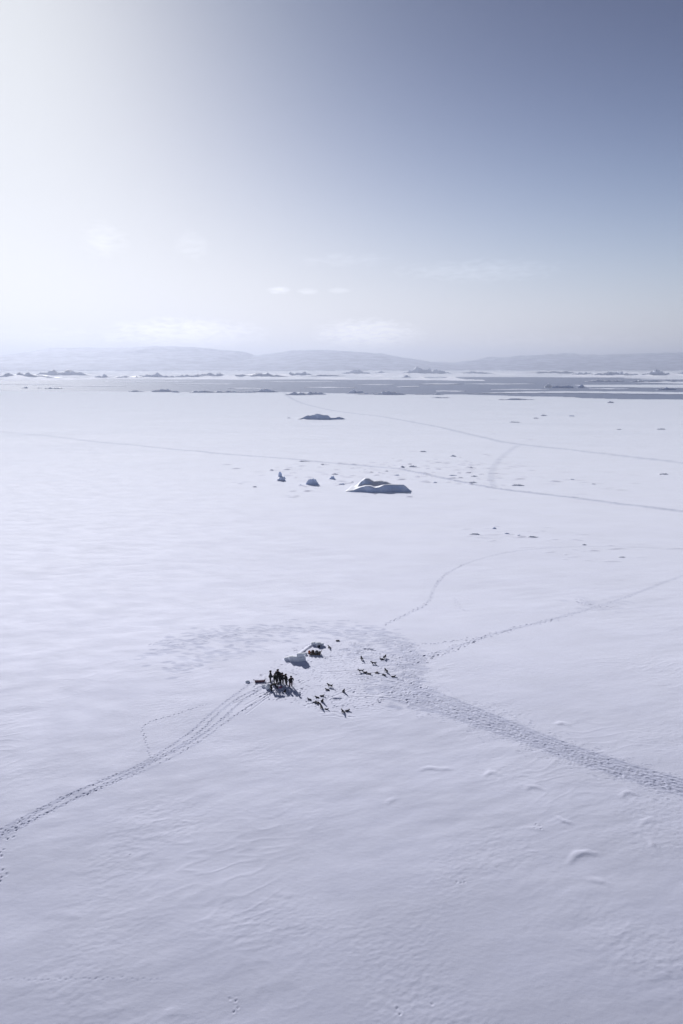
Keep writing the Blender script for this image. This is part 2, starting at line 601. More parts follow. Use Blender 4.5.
    for _ in range(46):
        q = at(rnd.gauss(598, 16), rnd.gauss(605, 3.2))[0]
        stamp(q.x, q.y, rnd.uniform(.5, 1.6), rnd.uniform(.3, .6), rnd.uniform(-.6, .2), 0.0, 0.0, rnd.uniform(.08, .3))
    band([(575, 600), (600, 606), (622, 609)], ([0, 1], [1.6, 1.2]), ([0, 1], [0.9, 0.7]), 0.06, 0.2)
    # the arc behind
    footprints([(385, 626), (408, 614), (430, 603), (434, 585), (450, 570), (480, 558), (520, 550), (600, 546), (690, 549)], 0.75, 0.15, 0.085, 0.22, 0.1, .15)
    packed_shade([(385, 626), (408, 614), (430, 603), (434, 585), (450, 570), (480, 558), (520, 550), (600, 546), (690, 549)], .8, .19)
    footprints([(455, 598), (458, 608), (470, 612)], 0.7, 0.2, 0.05, 0.18)

    def churned(pxs, width, height, size, step, pk):
        """a far sledge track: a lane of broken snow, its shade painted into the colour"""
        for p, d in poly(pxs, step):
            n = Vector((-d.y, d.x, 0)); q = p + n * rnd.uniform(-width, width) * 0.5
            stamp(q.x, q.y, size * rnd.uniform(.8, 1.5), size * rnd.uniform(.6, 1), rnd.uniform(0, 3), -height * rnd.uniform(.5, 1.3), 0.0)
            q = p + n * rnd.gauss(0, .12 * width)
            stamp(q.x, q.y, width * 1.2, width * .62, math.atan2(d.y, d.x), 0.0, 0.0, pk * rnd.uniform(.6, 1))
    churned([(-60, 427), (0, 431), (100, 442), (200, 452), (300, 460), (400, 469)], 2.6, 0.10, 0.8, 1.0, .75)
    churned([(400, 469), (450, 479), (490, 488), (540, 494), (600, 501), (690, 512)], 2.2, 0.14, 0.7, 0.8, .8)
    churned([(283, 391.5), (294, 401), (330, 411), (380, 416), (430, 425), (480, 437), (520, 445), (600, 453), (690, 464)], 3.6, 0.06, 1.2, 1.3, .85)
    churned([(520, 444), (503, 455), (490, 471), (494, 488)], 2.2, 0.08, 0.7, 0.9, .4)
    for cx, cy, sx_, sy_, n_, hh in ((455, 468, 42, 11, 190, .30), (300, 475, 34, 10, 70, .28), (380, 470, 30, 7, 60, .28), (505, 534, 26, 3.5, 40, .10), (590, 478, 40, 9, 50, .24),
                                     (600, 550, 34, 7, 26, .11), (560, 420, 70, 7, 60, .5), (330, 419, 24, 2.5, 24, .5)):
        for _ in range(n_):
            q = at(rnd.gauss(cx, sx_), rnd.gauss(cy, sy_))[0]
            w_ = rnd.uniform(.35, 1.0) * (1 + q.y / 500)
            stamp(q.x, q.y, w_ * rnd.uniform(1, 2.2), w_ * .6, rnd.uniform(-.5, .5), -hh * rnd.uniform(.25, 1.3), 0.0)
    # camp: trodden snow, arcs, drag lines
    c0, mpp = at(330, 672)
    for _ in range(1300):
        a = rnd.uniform(0, 2 * math.pi); rr = math.sqrt(rnd.random())
        q = Vector((c0.x + 1.0 + math.cos(a) * rr * 10.5, c0.y + math.sin(a) * rr * 11, 0))
        stamp(q.x, q.y, 0.14 * rnd.uniform(.8, 1.7), 0.11, rnd.uniform(-.5, .5), 0.032 * rnd.uniform(.3, 1.4), 0.4, .15)
    band([(225, 640), (270, 632), (330, 632), (380, 636), (405, 645), (414, 660)], ([0, .5, 1], [1.2, 1.8, 2.6]), ([0, .6, 1], [0.9, 1.6, 4.0]), 0.028, 0.15)
    band([(150, 652), (200, 638), (240, 634)], ([0, 1], [3.5, 1.8]), ([0, 1], [0.5, 0.9]), 0.035, 0.17)
    band([(345, 652), (385, 655), (412, 668), (420, 690), (400, 700)], ([0, 1], [2.0, 3.0]), ([0, 1], [1.4, 3.0]), 0.035, 0.15)
    for k in range(22):
        y0 = 646 + k * 3.3 + rnd.uniform(-2, 2)
        x0 = 340 + rnd.uniform(-25, 22); w = rnd.uniform(20, 60)
        groove([(x0, y0), (x0 + w * .5, y0 + rnd.uniform(-2, 3)), (x0 + w, y0 + rnd.uniform(-1, 7))], rnd.uniform(.25, .5), rnd.uniform(0.006, 0.02), 0.3, 0.6, 0.1)
    groove([(305, 706), (332, 698), (352, 688)], 0.3, 0.015, 0.3)
    for a, b in (((334, 699), (344, 699)), ((364, 650), (375, 650.5))):
        groove([a, b], 0.35, 0.06, 0.35, 0.5)
    for _ in range(240):                                       # scuffed snow round the people
        q = at(rnd.gauss(276, 11), rnd.gauss(688, 5))[0]
        stamp(q.x, q.y, 0.18 * rnd.uniform(.8, 1.6), 0.13, rnd.uniform(-1, 1), 0.055 * rnd.uniform(.4, 1.2), 0.5)
    for k in range(6):                                         # drag marks running down from the people
        a_ = rnd.uniform(244, 262)
        groove([(a_ + 22, 687), (a_ + 8, 695 + k), (a_ - 12, 704 + 2 * k)], .3, .014, .3)
    # a snow bank running from the block wall up to the farther one
    for p, d in poly([(300, 654.5), (306, 650), (311, 646.5), (316, 645)], 0.3):
        stamp(p.x, p.y, 0.55, 0.32, math.atan2(d.y, d.x), -0.045, 0.1)
    # wind-cut ridges in the foreground, picked out by the low sun
    for pts, hgt, wd in ((((418, 770), (428, 767), (440, 769), (455, 768)), .16, .5), (((386, 804), (391, 800), (399, 797)), .08, .5),
                         (((484, 776), (492, 771), (500, 775)), .16, .5), (((524, 790), (533, 786), (545, 791)), .18, .45),
                         (((620, 800), (626, 792), (640, 797)), .18, .45), (((638, 826), (646, 821), (657, 819)), .10, .5),
                         (((650, 842), (655, 850)), .15, .4), (((568, 866), (574, 856), (586, 853), (602, 856)), .17, .5),
                         (((580, 880), (600, 882), (612, 886)), .12, .5), (((556, 818), (565, 823), (574, 824)), .2, .4),
                         (((525, 828), (545, 830)), .1, .4), (((555, 725), (563, 722), (572, 728)), .2, .5),
                         (((40, 915), (62, 912), (84, 916)), .14, .6), (((140, 893), (155, 891)), .1, .5), (((272, 893), (285, 895), (298, 897)), .12, .5),
                         (((425, 990), (440, 986), (455, 990), (470, 997)), .10, .5), (((165, 1012), (185, 1010)), .15, .5),
                         (((385, 1003), (391, 1006)), .14, .3), (((305, 832), (318, 826)), .1, .4), (((140, 965), (152, 960)), .1, .5)):
        pp = poly(pts, 0.2)
        if pts[0][0] < 320 or pts[0][1] > 960: hgt *= .4
        for k, (p, d) in enumerate(pp):
            t = math.sin(math.pi * (k + .5) / len(pp))
            n = Vector((-d.y, d.x, 0)); q = p + n * rnd.gauss(0, .05)
            stamp(q.x, q.y, wd * 1.0, wd * rnd.uniform(.5, .85), math.atan2(d.y, d.x) + rnd.gauss(0, .15), -hgt * 0.085 * t * rnd.uniform(0.5, 1.4), 0.0)
    # small dotted prints
    footprints([(5, 979), (60, 979), (110, 977), (160, 979)], 0.5, 0.05, 0.035, 0.08, 0.03)
    for (x, y) in ((230, 999), (236, 1001), (238, 1008), (234, 1012), (457, 883), (461, 884), (465, 883), (536, 825), (540, 827), (535, 829), (541, 830), (432, 1006), (397, 1010), (400, 1016), (130, 853)):
        q = at(x, y)[0]
        stamp(q.x, q.y, 0.13, 0.09, rnd.uniform(0, 3), 0.035, 0.5)
    # edge against the open water: drop below the sea
    e = Y - shore(X) - 30 * fbm(X / 160, Y / 160, 91, 4) + 8
    Z -= 4.0 * sstep(-3, 3, e)
    S = Sheet(); S.xs, S.ys, S.Z = xs, ys, Z
    ny, nx = X.shape
    me = bpy.data.meshes.new('snow_ground')
    me.vertices.add(nx * ny)
    co = np.stack([X, Y, Z], -1).astype(np.float32).ravel()
    me.vertices.foreach_set('co', co)
    idx = np.arange(nx * ny, dtype=np.int32).reshape(ny, nx)
    q = np.stack([idx[:-1, :-1], idx[:-1, 1:], idx[1:, 1:], idx[1:, :-1]], -1).reshape(-1)
    nf = (nx - 1) * (ny - 1)
    me.loops.add(nf * 4); me.loops.foreach_set('vertex_index', q)
    me.polygons.add(nf)
    me.polygons.foreach_set('loop_start', np.arange(0, nf * 4, 4, dtype=np.int32))
    me.polygons.foreach_set('use_smooth', np.ones(nf, dtype=bool))
    me.update(calc_edges=True)
    pa = me.attributes.new('packed_shade', 'FLOAT', 'POINT'); pa.data.foreach_set('value', P.ravel())
    o = link('snow_ground', me, M_snow)
    tag(o, kind='structure')
    return S


SHEET = sea_ice()


def gz(x, y):
    i = int(np.clip(np.searchsorted(SHEET.xs, x) - 1, 0, len(SHEET.xs) - 2)); j = int(np.clip(np.searchsorted(SHEET.ys, y) - 1, 0, len(SHEET.ys) - 2))
    fx = (x - SHEET.xs[i]) / (SHEET.xs[i + 1] - SHEET.xs[i]); fy = (y - SHEET.ys[j]) / (SHEET.ys[j + 1] - SHEET.ys[j])
    Z = SHEET.Z
    return float((Z[j, i] * (1 - fx) + Z[j, i + 1] * fx) * (1 - fy) + (Z[j + 1, i] * (1 - fx) + Z[j + 1, i + 1] * fx) * fy)


def gmin(x, y, r=0.3):
    return min(gz(x + a, y + b) for a, b in ((0, 0), (r, 0), (-r, 0), (0, r), (0, -r)))


def ground(px, py):
    p, m = at(px, py)
    p.z = gz(p.x, p.y)
    return p, m


def grid_mesh(name, X, Y, Z, m, smooth=True):
    ny, nx = X.shape
    me = bpy.data.meshes.new(name)
    me.vertices.add(nx * ny)
    me.vertices.foreach_set('co', np.stack([X, Y, Z], -1).astype(np.float32).ravel())
    idx = np.arange(nx * ny, dtype=np.int32).reshape(ny, nx)
    q = np.stack([idx[:-1, :-1], idx[:-1, 1:], idx[1:, 1:], idx[1:, :-1]], -1).reshape(-1)
    nf = (nx - 1) * (ny - 1)
    me.loops.add(nf * 4); me.loops.foreach_set('vertex_index', q)
    me.polygons.add(nf)
    me.polygons.foreach_set('loop_start', np.arange(0, nf * 4, 4, dtype=np.int32))
    me.polygons.foreach_set('use_smooth', np.full(nf, smooth))
    me.update(calc_edges=True)
    return link(name, me, m)


# ------------------------------------------------------------------ water, far pack ice, hills
def water():
    xs = np.linspace(-18000, 18000, 49); ys = np.linspace(850, 17500, 29)
    X, Y = np.meshgrid(xs, ys)
    o = grid_mesh('sea_water', X, Y, np.full_like(X, -0.7), M_water)
    tag(o, kind='structure')


water()

FAR_PX = [(-700, 381), (0, 381), (60, 380), (115, 378.7), (230, 378.8), (345, 379), (400, 380.0), (460, 380.5), (575, 381.5), (683, 383), (1400, 384)]
_fx, _fy = zip(*[(at(*p)[0].x, at(*p)[0].y) for p in FAR_PX])


def far_ice():
    xs = np.concatenate([np.linspace(-11000, -2600, 160), np.linspace(-2580, 2580, 520), np.linspace(2600, 11000, 160)])
    ys = [1900.0]
    while ys[-1] < 12000: ys.append(ys[-1] * 1.006)
    X, Y = np.meshgrid(xs, np.array(ys))
    n = fbm(X / 700, Y / 420, 101, 4)
    e = (Y - np.interp(X, _fx, _fy)) / 500 + 0.5 * n - 0.05
    lead = fbm(X / 1500, Y / 700, 111, 3) - sstep(4500, 8000, Y) * 0.5
    e = np.where(lead > 0.42, -0.2, e)
    Z = -2.0 + 1.9 * sstep(-0.05, 0.08, e) + sstep(0.0, 0.2, e) * (0.5 + 9.0 * np.abs(fbm(X / 110, Y / 190, 121, 3)) ** 1.5 * sstep(0, .5, vnoise(X / 500, Y / 400, 5) + .3))
    o = grid_mesh('pack_ice', X, Y, Z, M_snow)
    tag(o, kind='structure')


far_ice()


def hills():
    # profile of the skyline: (px, py)
    D = 10500.0
    prof = [(-500, 362), (-200, 358), (-40, 364), (-5, 362), (20, 352.5), (45, 348), (85, 347), (120, 347.5), (150, 345.6), (185, 346), (215, 348.5), (240, 351), (258, 355),
            (272, 352.5), (290, 350), (320, 349.5), (350, 350.5), (380, 353), (405, 357), (425, 361), (445, 364), (470, 361), (500, 358.5), (540, 357), (575, 356.5),
            (610, 357), (640, 355), (665, 353.5), (683, 354), (760, 350), (900, 355), (1200, 360)]
    zs = []
    for px, py in prof:
        d = direction(px, py); t = D / d.y
        zs.append((d.x * t, CAM_H + d.z * t))
    pxs, pz = map(np.array, zip(*zs))
    xs = np.linspace(-11000, 11000, 700)
    ys = np.linspace(D - 2300, D + 2400, 160)
    X, Y = np.meshgrid(xs, ys)
    base = np.interp(X + 150 * vnoise(X / 540, Y / 420, 12), pxs, pz)
    k = (Y - D) / 2300.0
    shape = np.clip(1 - np.abs(k), 0, 1)
    shape = np.where(k < 0, shape ** 0.8, shape ** 0.6)
    n = fbm(X / 1140, Y / 780, 131, 6, 0.52)
    Z = base * shape * (1 + 0.13 * n * (1 - shape ** 4)) + 5 * fbm(X / 160, Y / 160, 141, 4) * sstep(0.05, .3, shape)
    Z = np.where(shape < 0.02, -20, Z - 6)
    o = grid_mesh('hills', X, Y, Z, M_hill)
    tag(o, kind='structure')
    # a paler, farther range on the right
    D2 = 13500.0
    prof2 = [(-300, 366), (380, 366), (420, 361), (455, 362), (490, 357), (520, 355.5), (545, 354), (575, 353), (600, 354.5), (640, 353), (683, 352), (760, 348), (1000, 352), (1300, 366)]
    zs = []
    for px, py in prof2:
        d = direction(px, py); t = D2 / d.y
        zs.append((d.x * t, CAM_H + d.z * t))
    pxs, pz = map(np.array, zip(*zs))
    xs = np.linspace(-5000, 13000, 500); ys = np.linspace(D2 - 540, D2 + 1560, 90)
    X, Y = np.meshgrid(xs, ys)
    base = np.interp(X, pxs, pz)
    k = (Y - D2) / 1560.0
    shape = np.clip(np.where(k < 0, 1 + k * 2.9, 1 - k), 0, 1) ** 0.8
    Z = base * shape * (1 + 0.16 * fbm(X / 900, Y / 720, 151, 5) * (1 - shape ** 4)) + 15 * fbm(X / 300, Y / 300, 153, 4) * shape - 6
    o = grid_mesh('distant_mountains', X, Y, Z, M_snowhill)
    tag(o, kind='structure')


hills()


def haze():
    bm = bmesh.new()
    add_box(bm, Vector((0, 9000, 218)), (40000, 22000, 446))
    m = bpy.data.materials.new('haze_air'); m.use_nodes = True
    N, L = m.node_tree.nodes, m.node_tree.links
    N.clear()
    v = N.new('ShaderNodeVolumePrincipled')
    v.inputs['Color'].default_value = (0.75, 0.81, 1.0, 1)
    v.inputs['Density'].default_value = HAZE
    v.inputs['Anisotropy'].default_value = 0.35
    out = N.new('ShaderNodeOutputMaterial'); L.new(v.outputs[0], out.inputs['Volume'])
    o = from_bm('haze', bm, m)
    tag(o, kind='stuff')


HAZE = 0.00014
haze()


# ------------------------------------------------------------------ ice heaps and bergs
def ice_heap(px, py, wpx, hpx, label, cat='ice lump', name='ice_lump', group=None, prof=None, depth=None, seed=None, back=None, z0=None, m=None, jag=0.35, wide=1.0):
    """a mass of stranded ice: steep broken front, sloping snowy back"""
    if z0 is None:
        p, mpp = at(px, py); g = gmin(p.x, p.y, 0.5)
    else:
        p, mpp = at(px, py, z0); g = z0
    w = wpx * mpp * wide; h = hpx * mpp
    dp = depth or max(0.45 * w, 1.2 * h)
    dp = min(dp, 3.0 * w)
    seed = seed if seed is not None else int(px * 13 + py * 7)
    big = wpx > 30
    nu, nv = (91, 45) if big else (41, 23)
    u = np.linspace(-1, 1, nu); v = np.linspace(0, 1, nv) ** 1.35
    U, V = np.meshgrid(u, v)
    if prof is None:
        rr = random.Random(seed)
        pu = [-1, -0.85, -0.5, -0.2, 0.15, 0.45, 0.8, 1]
        ph = [0, rr.uniform(.1, .35), rr.uniform(.4, .8), rr.uniform(.7, 1), rr.uniform(.6, 1), rr.uniform(.4, .85), rr.uniform(.12, .35), 0]
    else:
        pu, ph = zip(*prof)
    sx = w / 2; kx = seed % 97
    nz = fbm(U * sx / (0.14 * w) + kx, V * dp / (0.16 * w) + kx, seed % 1000, 4, 0.55)
    top = np.interp(U, pu, ph) * h
    front = sstep(0.0, 0.045, V + 0.015 * nz) * np.interp(V, [0, .06, .35, .7, 1], [1, 1, .72, .3, 0])
    Z = top * front * (1 + jag * nz)
    if back:
        bu, bh = zip(*back)
        Z = np.maximum(Z, np.interp(U, bu, bh) * h * sstep(0.42, 0.62, V + 0.04 * nz) * (1 - sstep(0.72, 1.0, V)) * (1 + jag * nz))
    rim = np.minimum(np.minimum(1 - np.abs(U), V), 1 - V)
    sink = 0.25 if z0 is None else 1.2
    Z = np.where(rim <= 0.0, -sink, np.maximum(Z, -sink * 0.4)) + g
    bow = -0.10 * dp * (1 - U * U) + 0.06 * w * vnoise(U * 2.2 + kx, U * 0 + 0.5, seed % 500)
    X = U * sx * (1 - 0.25 * V) ; Y = V * dp + bow * (1 - V)
    o = grid_mesh(name, X, Y, Z - g, m or M_ice, smooth=big)
    o.location = (p.x, p.y, g)
    tag(o, label, cat, group)
    return o


G1 = 'ice lumps scattered on the snow field'
G2 = 'ice heaps along the edge of the snow field'
G3 = 'icebergs beyond the open water'

big = ice_heap(379, 491.5, 68, 7.2, 'largest snow capped ice mound with broad blue shaded front, mid snow field', 'ice mound', 'ice_mound', None,
               prof=[(-1, 0), (-.94, .14), (-.76, .20), (-.64, .42), (-.42, .82), (-.25, .84), (-.12, .6), (0, .72), (.15, 1), (.3, .98), (.55, 1), (.74, .96), (.84, .55), (.93, .2), (1, 0)],
               back=[(-1, 0), (-.85, 0), (-.62, .8), (-.48, 1.25), (-.34, 1.25), (-.15, .9), (.1, .98), (.3, .8), (.6, .3), (1, 0)], depth=15, jag=.05, seed=41)
ice_heap(320, 419.2, 52, 5.6, 'long dark blue ridge of broken ice, alone above the largest mound', 'ice ridge', 'ice_ridge', None,
         prof=[(-1, 0), (-.75, .18), (-.5, .62), (-.38, .6), (-.15, .95), (0, 1), (.15, .8), (.3, .72), (.42, .3), (.6, .3), (.75, .42), (.9, .3), (1, 0)], jag=.2)
LUMPS = [
    (289, 418.2, 5, 1.3, 'tiny ice lump at the left tip of the long dark ridge'),
    (304.5, 461.6, 15, 1.8, 'thin flat ice slab lying above the trapezoid ice block'),
    (322.6, 464.8, 4, 1.2, 'tiny ice lump to the right of the thin flat slab'),
    (271.7, 470.4, 5, 1.6, 'small ice lump above left of the upright ice stack'),
    (312.4, 484.3, 15, 6.3, 'trapezoid blue ice block left of the largest mound'),
    (301, 485.6, 6, 1.5, 'flat ice chip at the left foot of the trapezoid block'),
    (335, 474.6, 9, 2, 'flat wide ice lump, upper of two right of the trapezoid block'),
    (332.3, 479, 7, 3.2, 'pointed ice lump, lower of two right of the trapezoid block'),
    (342, 484, 8, 1.8, 'low ice lump just left of the largest mound'),
    (352.5, 482, 4, 1.2, 'tiny ice chip behind the left end of the largest mound'),
    (254.7, 487, 4, 1.5, 'lone small ice lump, leftmost of the mid field cluster'),
    (386.6, 471.4, 4, 1, 'tiny ice chip behind the crest of the largest mound'),
    (397, 475.2, 6, 1.2, 'small flat ice lump behind the right end of the largest mound'),
    (402.4, 467.8, 4, 2, 'small ice lump, left one of a pair above the largest mound'),
    (412.8, 467, 8, 2, 'wider ice lump, right one of a pair above the largest mound'),
    (423, 452, 7, 1.7, 'small dark ice lump standing above the pair of lumps'),
    (453.5, 456.3, 7, 2, 'small ice lump right of the dark lump, below the far sledge line'),
    (435.3, 482.3, 4, 2, 'small ice lump alone to the right of the largest mound'),
    (453, 475.4, 9, 1.5, 'flat ice lump in the rubble midway to the branching track'),
    (474.5, 476.4, 9, 1.8, 'flat ice lump at the left side of the branching track'),
    (473, 482.3, 9, 1.8, 'flat ice lump below the one beside the branching track'),
    (518, 485.6, 11, 2.2, 'broken ice lump just above the right sledge line'),
    (571.8, 479.2, 7, 1.2, 'faint low ice lump right of the branching track'),
    (594, 483.8, 7, 1.2, 'faint low ice lump, nearest to the right sledge line'),
    (664, 474, 10, 2.2, 'dark ice lump between the two sledge lines near the right border'),
    (661.5, 429.4, 8, 1.8, 'ice lump beyond the far sledge line near the right border'),
    (619, 429.4, 6, 1.4, 'faint ice lump left of the one near the right border'),
    (544, 416, 7, 1.8, 'small ice lump, right one of a far pair on the open snow'),
    (536, 418.4, 7, 1.5, 'small ice lump, left one of a far pair on the open snow'),
    (514, 422.4, 11, 1.2, 'thin flat ice slab left of the far pair of lumps'),
    (571.6, 416.4, 6, 1.3, 'faint ice lump right of the far pair of lumps'),
    (610.6, 402.8, 6, 2.4, 'very dark small ice lump close to the dark water on the right'),
    (474.6, 535, 10, 2.2, 'ice lump at the left end of the low rubble row'),
    (494.5, 529, 5, 2.2, 'upright ice lump at the back of the low rubble row'),
    (507, 534.6, 6, 1.6, 'small ice lump in the middle of the low rubble row'),
    (519, 536.4, 4, 1.2, 'tiny ice chip in the low rubble row'),
    (533, 538, 11, 1.6, 'flat ice lump at the right end of the low rubble row'),
    (584, 545.4, 5, 1.6, 'small ice lump beside the thin arcing footprint track'),
    (622, 557.4, 7, 1.4, 'low ice lump below the arcing track on the right'),
]
for px, py, w_, h_, lb in LUMPS:
    rl = random.Random(int(px * 3 + py))
    pf = [(-1, 0), (-.8, .55), (-.52, .95), (.1, 1), (.5, .92), (.85, .3), (1, 0)] if (px, py) == (312.4, 484.3) else None
    ice_heap(px, py, w_ * rl.uniform(.9, 1.25), h_ * (.92 if h_ > 3 else rl.uniform(.5, .8)), lb, group=G1, prof=pf, jag=.12 if pf else rl.uniform(.4, .9), m=M_ice if h_ > 3 or rl.random() < .25 else M_lump)
# the upright stack: two pieces, one perched behind the other
ice_heap(281, 481, 10, 3.8, 'low ice base in front of the upright ice stack', group=G1)
ice_heap(280.2, 476.8, 4.2, 5, 'upright round ice stack standing left of the trapezoid block', group=G1, depth=1.6, prof=[(-1, 0), (-.75, .75), (-.3, 1), (.35, .95), (.75, .7), (1, 0)], jag=.15)
ice_heap(284.2, 478.4, 3, 2.4, 'little ice knob at the right of the upright ice stack', group=G1)

EDGE = [
    (15, 388, 7, 2, 'leftmost small ice heap on the snow edge'), (25, 388, 10, 3.2, 'rounded ice heap second from the left on the snow edge'),
    (40, 388, 10, 2.5, 'low double ice heap left of the dark pointed heap on the edge'), (56.5, 388.5, 19, 4.2, 'dark pointed ice heap at the left end of the snow edge'),
    (76, 390.8, 12, 1.2, 'thin ice slab trailing right of the dark pointed heap'), (136, 391.8, 10, 1.7, 'flat dark ice slab alone on the left snow edge'),
    (163, 391.8, 14, 4.2, 'dark domed ice heap on the snow edge under the long hill'), (176, 392.4, 5, 2.4, 'small ice heap at the right foot of the domed heap'),
    (201, 392.6, 15, 2.6, 'low wedge shaped ice heap right of the domed heap'), (222, 392.6, 18, 2.6, 'jumbled low ice heap right of the wedge shaped heap'),
    (242, 392.6, 18, 1.6, 'thin long ice slab left of the twin peaked heap'), (264.5, 392.2, 16, 4.4, 'twin peaked ice heap on the snow edge'),
    (299, 395, 18, 4, 'jagged ice heap, left one of two at the sledge line start'), (315, 394.6, 13, 3.8, 'blocky ice heap, right one of two at the sledge line start'),
    (334, 392.8, 20, 1.5, 'thin long ice slab between the blocky heap and the steep heap'), (355, 393.4, 11, 5.4, 'steep ice heap on the snow edge right of the middle'),
    (368, 394.4, 16, 1.7, 'flat ice tail on the right of the steep heap'), (390.5, 394.8, 19, 4.2, 'wide dark ice heap, rightmost large one on the snow edge'),
    (425, 394.6, 12, 1.2, 'thin ice slab right of the wide dark heap'), (438, 394.8, 7, 1.8, 'small upright ice piece on the right snow edge'),
    (441, 397.8, 13, 1.2, 'flat ice slab on the snow below the small upright piece'), (517, 399.8, 21, 1.8, 'long flat ice slab at the narrow dark channel'),
]
for px, py, w_, h_, lb in EDGE:
    h_ *= .72
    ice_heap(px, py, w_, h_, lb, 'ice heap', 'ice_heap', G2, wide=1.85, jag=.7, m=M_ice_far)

FARB = [
    (22, 377.6, 46, 4.6, 'wide low iceberg at the far left beyond the open water'), (62, 375.6, 40, 5.2, 'pale hazy iceberg behind the wide low one at left'),
    (103, 378, 16, 3.2, 'small dark iceberg right of the pale hazy one'), (128, 378, 34, 2.4, 'flat iceberg under the long hill'),
    (155, 377.6, 26, 5.0, 'humped iceberg under the middle of the long hill'), (190, 377.4, 34, 2.8, 'low iceberg right of the humped one'),
    (212, 376.2, 22, 3.6, 'small pale iceberg below the right shoulder of the long hill'), (255, 376.8, 44, 3.6, 'long low iceberg in the gap between the two hills'),
    (297, 376, 24, 4.6, 'peaked pale iceberg under the left end of the second hill'), (328, 376.6, 34, 2.2, 'thin flat iceberg under the second hill'),
    (356.5, 373.8, 19, 5, 'pale tent shaped iceberg under the second hill'), (383, 373.6, 14, 2.6, 'small pale iceberg between the tent shaped and the jagged one'),
    (407, 377.8, 8, 2.8, 'small dark iceberg floating in front of the jagged one'), (420, 374, 26, 7, 'tall jagged iceberg, largest in the middle of the horizon'),
    (441, 374, 14, 6.4, 'sharp peaked iceberg right of the tall jagged one'), (475, 373.8, 30, 2.4, 'thin pale iceberg below the right mountains'),
    (552, 373.6, 44, 3.0, 'long pale iceberg below the distant right mountains'), (583, 375.2, 16, 3.6, 'small triangular iceberg right of the long pale one'),
    (612, 376, 24, 6, 'dark humped iceberg, left one of two at the right'), (628, 375.8, 26, 2.8, 'low tail of ice between the two right icebergs'),
    (657, 375.6, 20, 6.2, 'dark wedge iceberg, right one of two at the right'), (681, 375.8, 12, 4, 'iceberg cut by the right border'),
    (606, 381.6, 26, 1.8, 'dark low ice strip below the dark humped iceberg'), (640, 381.8, 12, 1.6, 'short dark ice strip between the two right icebergs'), (664, 382, 24, 2.2, 'dark low ice strip below the dark wedge iceberg'),
]
for px, py, w_, h_, lb in FARB:
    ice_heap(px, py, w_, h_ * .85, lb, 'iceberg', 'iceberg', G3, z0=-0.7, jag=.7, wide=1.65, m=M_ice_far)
# pieces drifting in the open water
ice_heap(549, 387.6, 9, 5.4, 'white peaked ice piece at the left end of the drifting floe', 'ice floe', 'ice_floe', None, z0=-0.7, m=M_block)
ice_heap(563, 388, 24, 2.6, 'low drifting ice floe right of the white peak', 'ice floe', 'ice_floe', None, z0=-0.7, prof=[(-1, 0), (-.8, .7), (0, .8), (.8, .7), (1, 0)])
ice_heap(581, 387.8, 9, 3.2, 'dark blunt ice piece at the right end of the drifting floe', 'ice floe', 'ice_floe', None, z0=-0.7)
ice_heap(668, 390, 24, 2.4, 'dark drifting ice floe near the right border', 'ice floe', 'ice_floe', None, z0=-0.7)


def floe(pts, name, label, thick=0.7):
    """a flat plate of drift ice with a ragged rim"""
    P = [at(x, y, -0.7)[0] for x, y in pts]
    rr = random.Random(len(pts) * 31 + int(pts[0][0]))
    out = []
    n = len(P)
    for i in range(n):
        a, b = P[i], P[(i + 1) % n]
        k = max(2, int((b - a).length / 12))
        for j in range(k):
            q = a.lerp(b, j / k)
            out.append(q + Vector((rr.uniform(-4, 4), rr.uniform(-7, 7), 0)))
    c = sum(out, Vector()) / len(out)
    bm = bmesh.new()
    lo = [bm.verts.new((q.x - c.x, q.y - c.y, -0.3)) for q in out]
    hi = [bm.verts.new((q.x - c.x, q.y - c.y, thick + rr.uniform(-.15, .25))) for q in out]
    bm.faces.new(lo)
    f = bm.faces.new(hi)
    for i in range(len(out)):
        j = (i + 1) % len(out)
        bm.faces.new((lo[i], lo[j], hi[j], hi[i]))
    bmesh.ops.triangulate(bm, faces=[f])
    o = from_bm(name, bm, M_snow)
    o.location = (c.x, c.y, -0.7)
    tag(o, label, 'ice floe')


floe([(470, 394.0), (520, 393.3), (575, 393.2), (640, 394.2), (700, 394.8), (800, 395.6), (800, 393.6), (690, 392.6), (620, 391.8), (560, 391.6), (510, 392.2)], 'drift_ice',
     'long narrow white strip of drift ice along the dark channel at right')
floe([(590, 387.4), (640, 387.8), (700, 388.4), (790, 388.6), (790, 385.4), (690, 384.9), (620, 385.0), (575, 385.2)], 'drift_ice', 'broad pale sheet of drift ice above the dark floe at right')
floe([(395, 386.9), (402, 387.3), (420, 386.9), (418, 386.4), (404, 386.5)], 'drift_ice', 'small white plate of drift ice in the middle of the open water')
floe([(420, 384.4), (440, 384.6), (462, 384.1), (450, 383.7), (428, 383.8)], 'drift_ice', 'pale plate of drift ice far out right of the small white plate')


